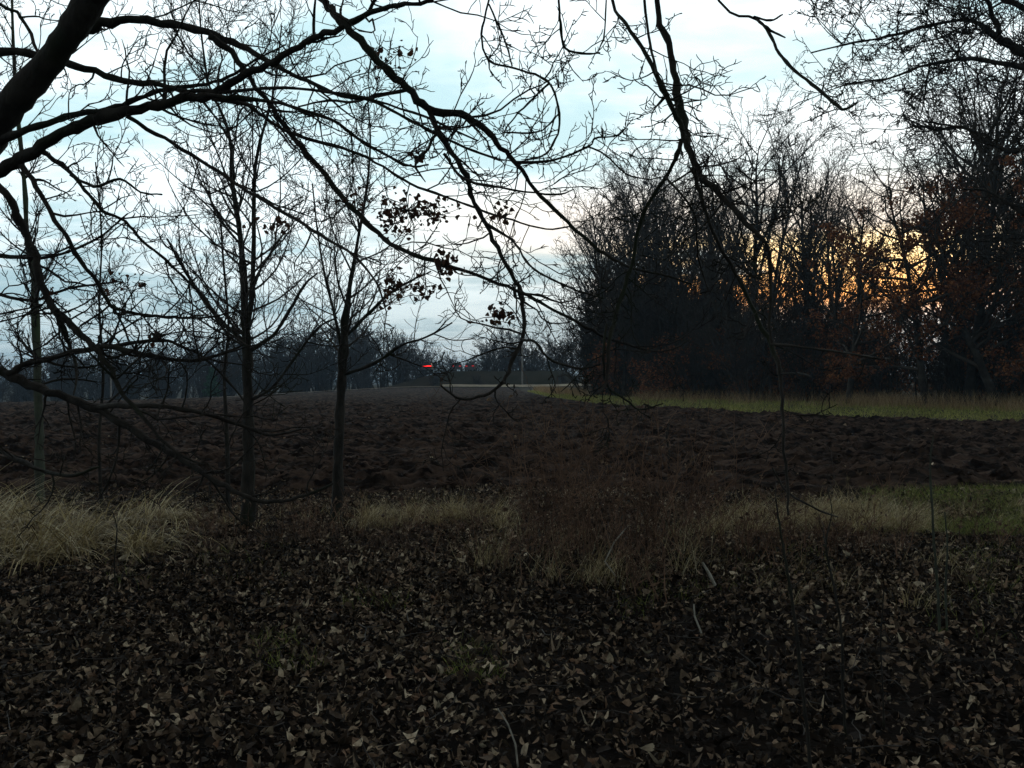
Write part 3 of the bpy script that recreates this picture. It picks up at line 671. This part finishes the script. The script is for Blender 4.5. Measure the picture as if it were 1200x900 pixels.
young('ivy_stemmed_tree', 395, 612, [[(394, 617, 17), (396, 560, 14), (397, 520, 13), (400, 450, 12), (403, 400, 11), (408, 350, 7.5), (416, 300, 5), (424, 255, 4), (431, 210, 3), (434, 160, 2.4), (430, 110, 2)],
    [(403, 420, 5), (392, 370, 4), (380, 320, 3), (372, 270, 2.2), (366, 215, 1.8)]],
    'young dark tree with a rough thick lower trunk, right of the forked young tree', 'bark', .35, 36, 1.4,
    [[(404, 395, 4), (430, 370, 3.6), (455, 345, 3.2), (480, 330, 2.4), (505, 318, 1.8)], [(401, 440, 4), (440, 425, 3.4), (470, 405, 3), (500, 395, 2.4), (530, 378, 1.8)]])
young('slender_pale_tree', 46, 592, [[(47, 598, 12), (46, 540, 11), (46, 500, 10.5), (43, 420, 10), (40, 330, 8.6), (33, 290, 7), (28, 210, 5.5), (18, 100, 4.4), (14, 0, 3.4), (12, -80, 2.6)]],
    'slender young tree with pale greenish bark at the far left', 'pale_bark', .3, 34, 1.3)
young('thin_young_tree', 266, 600, [[(268, 603, 6), (266, 520, 5), (263, 440, 4.4), (268, 380, 3.6), (262, 310, 3), (258, 250, 2.2)]], 'very thin young tree close behind the forked trunk', 'bark', .35, 16, .8)
young('thin_young_tree', 118, 596, [[(120, 600, 5), (116, 520, 4), (121, 440, 3.4), (116, 360, 3), (119, 280, 2.4), (112, 190, 1.6)]], 'thin crooked young tree between the pale tree and the forked tree', 'bark', .4, 14, .9)

# thin saplings close to the camera
def sapling(px_, py_, pts, label, tw=4, mat='bark'):
    pts = [(a, b2, w * .68) for a, b2, w in pts]
    base, d = on_ground(px_, py_); root = empty('sapling', base)
    tag(root, label, 'sapling', 'thin saplings in the leaf litter')
    limb(root, 'stem', pts, d, d + .05, 0, mat=mat, sides=6, bend=.02, jit=.2)
    T = Tubes(); n = len(pts)
    for q in range(tw):
        i = random.randrange(1, n); p = to_local(root, at(pts[i][0], pts[i][1], d)); store = []
        grow(store, p, side_dir((0, 0, 1), math.radians(ru(25, 60))), ru(.08, .3), .0022, 1, dict(TWIG, rmin=.0008, trop=[.1, .1, .1, 0]))
        for l, P, R in store: T.add(P, R, 3)
    if tw: T.build('crown', M['twig'], root)
sapling(953, 935, [(953, 940, 8), (948, 880, 6.4), (942, 820, 6), (934, 745, 5.4), (926, 690, 5), (919, 650, 4.4), (913, 612, 3.6), (909, 585, 2.4)], 'tallest thin sapling, rising from the lower right edge of the litter to the hanging branch', 2)
sapling(991, 858, [(991, 862, 5), (987, 800, 5), (986, 740, 4.4), (978, 690, 4), (968, 640, 3.2), (975, 600, 2.2), (970, 575, 1.6)], 'thin brown sapling just right of the tallest one', 6)
sapling(1100, 742, [(1101, 745, 5), (1099, 700, 4.6), (1095, 640, 4.2), (1092, 590, 3.6), (1090, 545, 2.6), (1094, 510, 1.6)], 'thin greenish stem, left one of the pair at the right', 4, 'pale_bark')
sapling(1110, 738, [(1110, 741, 4), (1108, 690, 3.6), (1110, 640, 3), (1107, 600, 2.2)], 'shorter greenish stem, right one of the pair at the right', 3, 'pale_bark')
sapling(1035, 850, [(1036, 853, 3.4), (1034, 800, 3), (1032, 745, 2.6), (1036, 690, 1.8)], 'short dark stem between the brown sapling and the greenish pair', 4)
sapling(785, 560, [(783, 562, 4), (784, 530, 3.6), (781, 510, 3), (785, 492, 2)], 'small leafless bush stem sticking out of the ploughed soil behind the weeds', 10)
sapling(136, 690, [(136, 692, 3), (134, 660, 2.6), (137, 620, 2), (132, 600, 1.4)], 'short bare stem in front of the tall dry grass', 3)

# pale sticks
def stick(pts, label):
    base, d = on_ground(pts[0][0], pts[0][1] + 3); root_p = base
    W = [(*at(a, b2, d), w * .36 * d / F) for a, b2, w in pts]
    S = smooth_poly(W, 1, 0); T = Tubes(); T.add([tuple(q) for q in S[:, :3]], list(S[:, 3]), 6)
    o = T.build('stick', M['stick']); tag(o, label, 'stick', 'pale sticks on the litter')
stick([(838, 686, 5), (831, 672, 5), (823, 659, 4)], 'short pale peeled stick leaning in the litter right of the weeds')
stick([(722, 676, 2.5), (709, 658, 2.5), (720, 635, 2.4), (736, 616, 2)], 'thin pale broken stem bent like an elbow in front of the weeds')
stick([(822, 742, 3), (814, 722, 3), (813, 708, 2.4)], 'small curved pale twig lying below the leaning stick')
stick([(607, 900, 3), (604, 872, 3), (595, 848, 2.6), (583, 830, 2)], 'long curved pale twig at the bottom centre')
0 and stick([(318, 800, 3), (345, 790, 3), (372, 792, 2)], 'pale twig lying flat in the lower left litter')
stick([(1185, 760, 7), (1160, 771, 6), (1135, 776, 4)], 'thick grey stick lying at the right edge')

# ------------------------------------------------------------------ the wood on the right
def make_tree(name, prm, L, r, seed, leaf=None, tm='far_twig', stems=1, spread=.12, lean=0):
    random.seed(seed)
    root = empty(name)
    tr_, cr_ = Tubes(), Tubes(); tips = []
    for s_ in range(stems):
        store = []
        p = (0, 0, -.3) if stems == 1 else (rg(0, .5), rg(0, .5), -.3)
        grow(store, p, nrm((rg(0, spread) + lean, rg(0, spread), 1)), L * (1 if s_ == 0 else ru(.6, 1)), r, 0, prm)
        for l, P, R in store:
            if l == 0: tr_.add(P, R, 7)
            else: cr_.add(P, R, 4 if l == 1 else 3)
            if l >= 2: tips += P[1:]
    tr_.build('trunk', M['far_bark'], root); cr_.build('crown', M[tm], root)
    if leaf:
        n, s, zmax, mt = leaf
        C = np.array(tips); C = C[C[:, 2] < zmax]; c0 = fbm(C[:, 0] * .8 + C[:, 1] * .4, C[:, 2] * .8, 3); C = C[c0 > .47]
        C = C[RNG.integers(0, len(C), n)] + RNG.normal(0, .12, (n, 3))
        leaf_mesh('leaves', C, RNG.uniform(.6, 1.3, n) * s, M[mt], root, tilt=1.2, aspect=.45)
    remember(root)
    return root
FT = dict(seg=[12, 8, 5, 4], wig=[.05, .11, .17, .2], trop=[.04, .07, .05, .03], rmin=.011, max=3, n=[22, 11, 7], t0=[.22, .2, .12], ang=[(28, 62), (25, 60), (25, 65)], lr=[.55, .42, .42], rr=[.5, .5, .6], shape=.42, tap=.85)
OK = dict(FT, trop=[.03, .03, .02, 0], ang=[(40, 80), (35, 70), (30, 70)], t0=[.18, .15, .15], n=[24, 10, 5], lr=[.5, .45, .45], wig=[.07, .15, .2, .22], shape=.45)
SH = dict(seg=[8, 6, 4, 3], wig=[.09, .15, .2, .2], trop=[.06, .06, .04, 0], rmin=.009, max=3, n=[9, 6, 4], t0=[.06, .08, .1], ang=[(20, 60), (25, 70), (25, 70)], lr=[.5, .5, .5], rr=[.5, .6, .7], shape=.4, tap=.8)
protos = {
 'ash': [make_tree('bare_tree', FT, 12.5, .20, 11), make_tree('bare_tree', dict(FT, ang=[(22, 48), (20, 50), (25, 60)]), 13.5, .17, 12), make_tree('bare_tree', dict(FT, t0=[.34, .2, .15]), 14, .22, 13)],
 'oak': [make_tree('brown_leaved_oak', OK, 13, .24, 21, (4200, .125, 11.5, 'redleaf')), make_tree('brown_leaved_oak', OK, 12, .22, 22, (3400, .125, 10.5, 'redleaf'), lean=.05)],
 'shrub': [make_tree('leafless_shrub', SH, 6, .05, 31, tm='shrub_twig', stems=9, spread=.35), make_tree('leafless_shrub', SH, 5.5, .045, 32, tm='shrub_twig', stems=10, spread=.4), make_tree('leafless_shrub', dict(SH, trop=[.02, .02, 0, 0]), 5, .045, 33, (1800, .13, 9, 'redleaf'), 'shrub_twig', 9, .45)],
}
def inst(proto, x, y, rz, sc, used=set()):
    o = proto if proto.name not in used else copy_tree(proto)
    used.add(proto.name)
    o.location = (x, y, tz(x, y)); o.rotation_euler = (0, 0, rz); o.scale = (sc[0], sc[0], sc[1]) if isinstance(sc, tuple) else (sc, sc, sc)
    return o
random.seed(99)
# depth 0 = edge of the wood; edge curve VB
segl = np.r_[0, np.cumsum(np.linalg.norm(np.diff(VB, axis=0), axis=1))]
def edge(s, off):
    x = np.interp(s, segl, VB[:, 0]); y = np.interp(s, segl, VB[:, 1])
    x2 = np.interp(s + 1, segl, VB[:, 0]); y2 = np.interp(s + 1, segl, VB[:, 1])
    dx, dy = x2 - x, y2 - y; l = math.hypot(dx, dy) + 1e-6
    return x + dy / l * off, y - dx / l * off
ORD = ['first', 'second', 'third', 'fourth', 'fifth', 'sixth', 'seventh', 'eighth', 'ninth', 'tenth', 'eleventh', 'twelfth', 'thirteenth', 'fourteenth', 'fifteenth', 'sixteenth', 'seventeenth', 'eighteenth', 'nineteenth', 'twentieth']
def ordn(i):
    if i < 20: return ORD[i]
    t = ['twenty', 'thirty', 'forty', 'fifty', 'sixty', 'seventy', 'eighty'][i // 10 - 2] if (i + 1) % 10 else None
    j = i + 1
    return (['twenty', 'thirty', 'forty', 'fifty', 'sixty', 'seventy', 'eighty'][j // 10 - 2] + '-' + ORD[j % 10 - 1]) if j % 10 else ['twentieth', 'thirtieth', 'fortieth', 'fiftieth', 'sixtieth', 'seventieth', 'eightieth'][j // 10 - 2]
rows = {}
def place_row(kind, off, step, s0, s1, scl, jit=1.0, row='front'):
    s = s0
    while s < s1:
        x, y = edge(s + rg(0, step * .2), off + rg(0, jit))
        pr = random.choice(protos[kind]); k_ = ru(*scl) * (1 + .42 * float(sstep(62, 80, y)))
        o = inst(pr, x, y, ru(0, 6.28), (k_, k_ * ru(.9, 1.12)))
        rows.setdefault((kind, row), []).append(o)
        s += step * ru(.8, 1.2)
S1 = float(segl[-1])
place_row('shrub', 1.0, 2.2, 20, S1 - 88, (.7, 1.15), .8, 'front')
place_row('shrub', 4.5, 2.6, 16, S1 - 86, (1.15, 1.55), 1, 'middle')
place_row('shrub', 9, 2.8, 14, S1 - 82, (1.1, 1.4), 1.5, 'back')
place_row('shrub', 14, 3.4, 14, S1 - 80, (1.15, 1.45), 1.5, 'back')
place_row('ash', 3.0, 4.6, 22, S1 - 88, (.72, 1.0), 1, 'front')
place_row('ash', 8.0, 6.4, 20, S1 - 86, (.8, 1.05), 1.5, 'middle')
place_row('ash', 15.0, 10, 18, S1 - 80, (.9, 1.15), 2.5, 'back')
for (x, y, s) in [(18.2, 48.5, .82), (21.0, 45.5, .9), (24, 44, 1.05), (27, 50, 1.15), (26, 40.5, 1.0), (31, 45, 1.05), (35, 52, 1.1)]:
    rows.setdefault(('oak', 'front'), []).append(inst(random.choice(protos['oak']), x, y, ru(0, 6.28), s))
for (x, y, s) in [(17.0, 65, 1.42), (22.6, 66, 1.25)]:
    rows.setdefault(('ash', 'tall'), []).append(inst(protos['ash'][0], x, y, ru(0, 6.28), s * 1.08))
for (x, y, s, p_) in [(7.4, 82, 1.5, 0), (8.8, 80, 2.0, 1), (8.4, 75, 1.5, 2), (10.6, 79, 2.3, 0), (10.2, 74, 1.9, 1), (12.0, 83, 2.5, 0), (12.4, 76, 2.2, 1), (9.6, 86, 2.1, 1), (13.5, 72, 2.0, 0)]:
    rows.setdefault(('shrub', 'front'), []).append(inst(protos['shrub'][p_], x, y, ru(0, 6.28), s))
for (x, y, s, p_) in [(8.4, 84, 1.25, 0), (9.5, 80, 1.3, 1), (9.0, 72, 1.05, 0), (12, 76, 1.3, 2), (12.4, 69, 1.15, 1), (13.5, 78, 1.4, 0)]:
    rows.setdefault(('ash', 'front'), []).append(inst(protos['ash'][p_], x, y, ru(0, 6.28), s))
for (x, y, s, p_) in [(23.6, 46.5, 1.35, 0), (26.5, 45, 1.3, 1), (28.5, 47, 1.3, 2), (31, 50, 1.4, 0), (27.5, 53, 1.3, 1), (25.6, 50, 1.2, 2)]:
    rows.setdefault(('ash', 'near'), []).append(inst(protos['ash'][p_], x, y, ru(0, 6.28), s))
NM = {'ash': 'bare tree', 'oak': 'oak with rusty dead leaves', 'shrub': 'leafless shrub'}
for (kind, row), lst in rows.items():
    lst.sort(key=lambda o: o.location.x / o.location.y)
    for i, o in enumerate(lst):
        if row in ('back',) or (kind == 'shrub' and row == 'middle'):
            lab = f'{NM[kind]} lost in the dark depth of the wood on the right'
            g = f'{NM[kind]}s deep in the wood'
        elif row == 'tall':
            lab = f'{["tallest", "second tallest"][i]} bare tree standing above the wood against the sky'; g = 'bare trees of the wood on the right'
        else:
            lab = f'{NM[kind]}, {ordn(i)} from the left in the {row} row of the wood'; g = f'{NM[kind]}s of the wood on the right'
        tag(o, lab, 'tree' if kind != 'shrub' else 'shrub', g)

# near tree at the right edge, limbs reaching into the picture
rt = empty('spreading_tree', (13.4, 17.5, tz(13.4, 17.5)))
tag(rt, 'large bare tree beyond the right edge whose long limbs reach into the upper right sky', 'tree', None)
RT = dict(seg=[8, 6, 5, 4], wig=[.14, .18, .22, .25], trop=[.03, .05, .04, 0], rmin=.0065, max=3, n=[8, 5, 3], t0=[.1, .15, .2], ang=[(25, 65), (30, 70), (30, 70)], lr=[.55, .5, .5], rr=[.5, .6, .7], shape=.4, tap=.8)
limb(rt, 'trunk', [(1404, 540, 34), (1400, 400, 30), (1380, 250, 28), (1330, 130, 24), (1260, 60, 20), (1230, -60, 16), (1200, -200, 10)], 17.5, 17.5, 0, mat='far_bark', sides=10, bend=.1, jit=.1)
for pts, tw in [([(1300, 100, 16), (1240, 75, 13), (1200, 60, 11), (1173, 47, 9.5), (1150, 30, 6), (1133, 23, 4.4), (1090, 30, 3.6), (1040, 43, 2.8), (1000, 50, 2.2), (950, 62, 1.5)], 34),
                ([(1175, 48, 7), (1165, 20, 5), (1153, -10, 4), (1130, -60, 3)], 10),
                ([(1330, 140, 12), (1260, 110, 9), (1200, 80, 7), (1140, 70, 5), (1090, 75, 3.4), (1040, 92, 2.4), (990, 98, 1.6)], 30),
                ([(1370, 220, 14), (1280, 200, 10), (1225, 172, 8), (1180, 176, 5.6), (1130, 150, 3.6), (1095, 152, 2.4), (1060, 138, 1.6)], 26),
                ([(1250, 50, 10), (1200, 10, 8), (1160, -10, 6), (1130, -18, 4), (1090, -5, 3), (1050, -4, 1.8)], 20),
                ([(1390, 320, 12), (1300, 300, 9), (1240, 255, 7), (1200, 250, 5), (1160, 225, 3), (1130, 222, 2)], 22)]:
    limb(rt, 'branch', pts, 17.5, 17.0, int(tw * .8), 1.9, mat='far_bark', sides=6, bend=.4, jit=.25, prm=RT, start=.15, rtw=.6, plane=.8)

# ------------------------------------------------------------------ far tree line beyond the field
DT = dict(FT, rmin=.035, n=[20, 9, 4], seg=[8, 5, 4, 3], max=3)
DS = dict(SH, rmin=.028, n=[8, 5, 4], seg=[6, 4, 3, 3])
dist = [make_tree('distant_tree', DT, 11, .2, 51, tm='dist_twig'), make_tree('distant_tree', dict(DT, ang=[(35, 75), (30, 65), (30, 65)]), 10, .22, 52, tm='dist_twig', stems=2),
        make_tree('distant_tree', DS, 7, .1, 53, tm='dist_twig', stems=8, spread=.3), make_tree('distant_tree', DS, 6.5, .1, 54, tm='dist_twig', stems=9, spread=.4)]
random.seed(5)
tops = [(-120, 400), (0, 418), (60, 412), (120, 400), (200, 402), (250, 392), (330, 388), (400, 372), (440, 378), (480, 395), (510, 402), (545, 425), (575, 395), (600, 378), (640, 398), (700, 395)]
def top_at(px_): return np.interp(px_, [t[0] for t in tops], [t[1] for t in tops])
D_ = []
for row, (d, n, sc_) in enumerate([(172, 44, .92), (185, 42, 1.0), (200, 40, 1.1), (165, 48, .42)]):
    for i in range(n):
        px_ = -110 + (720 + 110) * (i + rr()) / n; dd = d + ru(-5, 5)
        x = (px_ - 600) / F * dd; z0 = tz(x, dd)
        top_z = CAMH + (HOR - top_at(px_)) / F * dd
        pr = dist[random.choice([0, 1, 2, 3] if row < 3 else [2, 3])]
        hh = {0: 13.0, 1: 12.5, 2: 9.0, 3: 8.4}[dist.index(pr)]
        s = (top_z - z0) / hh * ru(.92, 1.2) * (sc_ if row == 3 else 1)
        o = inst(pr, x, dd, ru(0, 6.28), (s * 1.05, s)); D_.append((px_, row, o))
for row in range(4):
    L_ = sorted([q for q in D_ if q[1] == row], key=lambda q: q[0])
    for i, (_, _, o) in enumerate(L_):
        if row == 0: tag(o, f'hazy bare tree, {ordn(i)} from the left along the far hedge', 'tree', 'distant trees beyond the field')
        elif row == 3: tag(o, f'low hazy bush, {ordn(i)} from the left at the foot of the far hedge', 'shrub', 'distant bushes beyond the field')
        else: tag(o, 'hazy bare tree standing behind the front trees of the far hedge', 'tree', 'distant trees behind the far hedge')

# road bank with two vehicles whose tail lights glow
bankF = np.array([(-60, 156.5), (-30, 157), (0, 157.5), (6, 157.5)], float)
V = []; n = 40
for i in range(n):
    x = -24 + 39 * i / (n - 1)
    e = min(1, i / 12.0) * min(1, (n - 1 - i) / 6.0); h = 2.9 * e
    z0 = tz(x, 160)
    V += [(x, 160.0, tz(x, 160) - .1), (x, 163.4, z0 + h), (x, 169, z0 + h + .02), (x, 173, z0 - .1)]
Fq = [[i * 4 + j, i * 4 + 4 + j, i * 4 + 5 + j, i * 4 + 1 + j] for i in range(n - 1) for j in range(3)]
tag(mesh_np('road_bank', V, Fq, M['ground']), kind='structure')
def box(V, Fq, c, s, taper=1.0):
    k_ = len(V)
    for dz in (-1, 1):
        t = taper if dz > 0 else 1
        for dx, dy in ((-1, -1), (1, -1), (1, 1), (-1, 1)): V.append((c[0] + dx * s[0] / 2 * t, c[1] + dy * s[1] / 2 * t, c[2] + dz * s[2] / 2))
    for f in ((0, 3, 2, 1), (4, 5, 6, 7), (0, 1, 5, 4), (1, 2, 6, 5), (2, 3, 7, 6), (3, 0, 4, 7)): Fq.append([k_ + q for q in f])
def vehicle(name, px_, d, w, h, L, label, cat, lights, lm='tail'):
    x = (px_ - 600) / F * d; z = tz(x, 160) + 2.92
    r = empty(name, (x, d, z)); tag(r, label, cat)
    V, Fq = [], []; box(V, Fq, (0, 0, .25 + h * .27), (w, L, h * .5), .96); box(V, Fq, (0, .1, .25 + h * .52 + h * .2), (w * .92, L * .6, h * .4), .82)
    o = mesh_np('body', V, Fq, M['dark_paint'], r, False)
    V, Fq = [], []; box(V, Fq, (0, .1 - L * .3 + .02, .25 + h * .52 + h * .17), (w * .72, .12, h * .24), .9); mesh_np('rear_window', V, Fq, M['glass'], r, False)
    for sx in (-1, 1):
        for sy in (-1, 1):
            T = Tubes(); T.add([(sx * (w / 2 - .2), sy * L * .32, .32), (sx * (w / 2 - .11), sy * L * .32, .32), (sx * (w / 2 + .01), sy * L * .32, .32)], [.32, .33, .31], 14); T.build('wheel', M['rubber'], r)
    for (lx, lz, lw, lh) in lights:
        V, Fq = [], []; box(V, Fq, (lx, -L / 2 - .03, lz), (lw, .08, lh)); mesh_np('tail_light', V, Fq, M[lm], r, False)
vehicle('car', 501, 165.6, 1.85, 1.35, 4.2, 'dark car with glowing red rear light bar on the far road, leftmost vehicle', 'car', [(-.45, .86, .9, .12), (.45, .92, .8, .17)])
vehicle('car', 536, 165.6, 1.8, 1.35, 4.2, 'dark car with dim red rear lights on the far road, middle vehicle', 'car', [(-.65, .9, .3, .09), (.6, .9, .35, .09)], 'tail_dim')
vehicle('car', 551, 166.4, 1.9, 1.35, 4.4, 'dark car with dim red rear lights on the far road, rightmost vehicle', 'car', [(-.6, .9, .45, .09), (.6, .94, .4, .11)], 'tail_dim')

# power line
poles = []
for i, (px_, d, h) in enumerate([(-330, 150, 17), (130, 152, 15.2), (612, 158, 8.2), (1000, 165, 9)]):
    x = (px_ - 600) / F * d; z = tz(x, d); r = empty('utility_pole', (x, d, z)); h_top = CAMH + (HOR - [322, 388, 396, 400][i]) / F * d - z
    T = Tubes(); T.add([(0, 0, -.3), (0, 0, h_top * .5), (0, 0, h_top + .3)], [.16, .14, .11], 8); T.build('pole', M['pole'], r)
    T = Tubes(); T.add([(-.9, 0, h_top), (0, 0, h_top), (.9, 0, h_top)], [.06, .06, .06], 4); T.build('crossarm', M['pole'], r)
    poles.append((x, d, z + h_top))
    tag(r, ['wooden utility pole beyond the left edge of the photo', 'grey utility pole rising over the far hedge on the left', 'pale thin utility pole at the end of the field near the wood', 'utility pole hidden behind the wood'][i], 'utility pole', 'poles of the power line')
for a in range(2):
    for k_, sx in enumerate((-.85, 0, .85)):
        A, B2 = poles[a], poles[a + 1]; P = []
        for q in range(17):
            t = q / 16; P.append((A[0] * (1 - t) + B2[0] * t, A[1] * (1 - t) + B2[1] * t + sx, A[2] * (1 - t) + B2[2] * t - 4 * t * (1 - t) * 1.0 + .05 + .35 * (k_ == 1)))
        T = Tubes(); T.add(P, [.02] * 17, 4); o = T.build('overhead_wire', M['wire'])
        tag(o, f'{["front", "middle", "rear"][k_]} wire strung {["left of", "right of"][a]} the pole above the far hedge on the left', 'wire', 'wires of the power line')

# small green conifer in front of the far hedge
x = (248 - 600) / F * 118; r = empty('small_conifer', (x, 118, tz(x, 118)))
T = Tubes(); T.add([(0, 0, -.1), (0, 0, 2), (0, 0, 4.2)], [.09, .07, .02], 6); T.build('trunk', M['far_bark'], r)
z = RNG.uniform(.5, 4.2, 2600); rad = 1.25 * (1 - (z / 4.5)) ** .8 * RNG.uniform(.35, 1.1, len(z)) * (1 + .25 * np.sin(z * 7)); a = RNG.uniform(0, 6.28, len(z))
leaf_mesh('foliage', np.stack([np.cos(a) * rad, np.sin(a) * rad, z], 1), .22, M['conifer'], r, tilt=.9, aspect=.3)
tag(r, 'small dull green conifer standing in front of the far hedge at left', 'tree')

# ------------------------------------------------------------------ haze
V, Fq = [], []
box(V, Fq, (0, 1190, 14), (5400, 2860, 46))
hz = bpy.data.materials.new('haze'); hz.use_nodes = True
n_ = hz.node_tree; n_.nodes.clear(); pv = n_.nodes.new('ShaderNodeVolumePrincipled'); ou = n_.nodes.new('ShaderNodeOutputMaterial')
pv.inputs['Color'].default_value = (.50, .75, 1, 1); pv.inputs['Density'].default_value = .00045; pv.inputs['Anisotropy'].default_value = 0
n_.links.new(pv.outputs[0], ou.inputs['Volume'])
import os
if not os.environ.get('NOHAZE'):
    tag(mesh_np('haze', V, Fq, hz, smooth=False), kind='stuff')
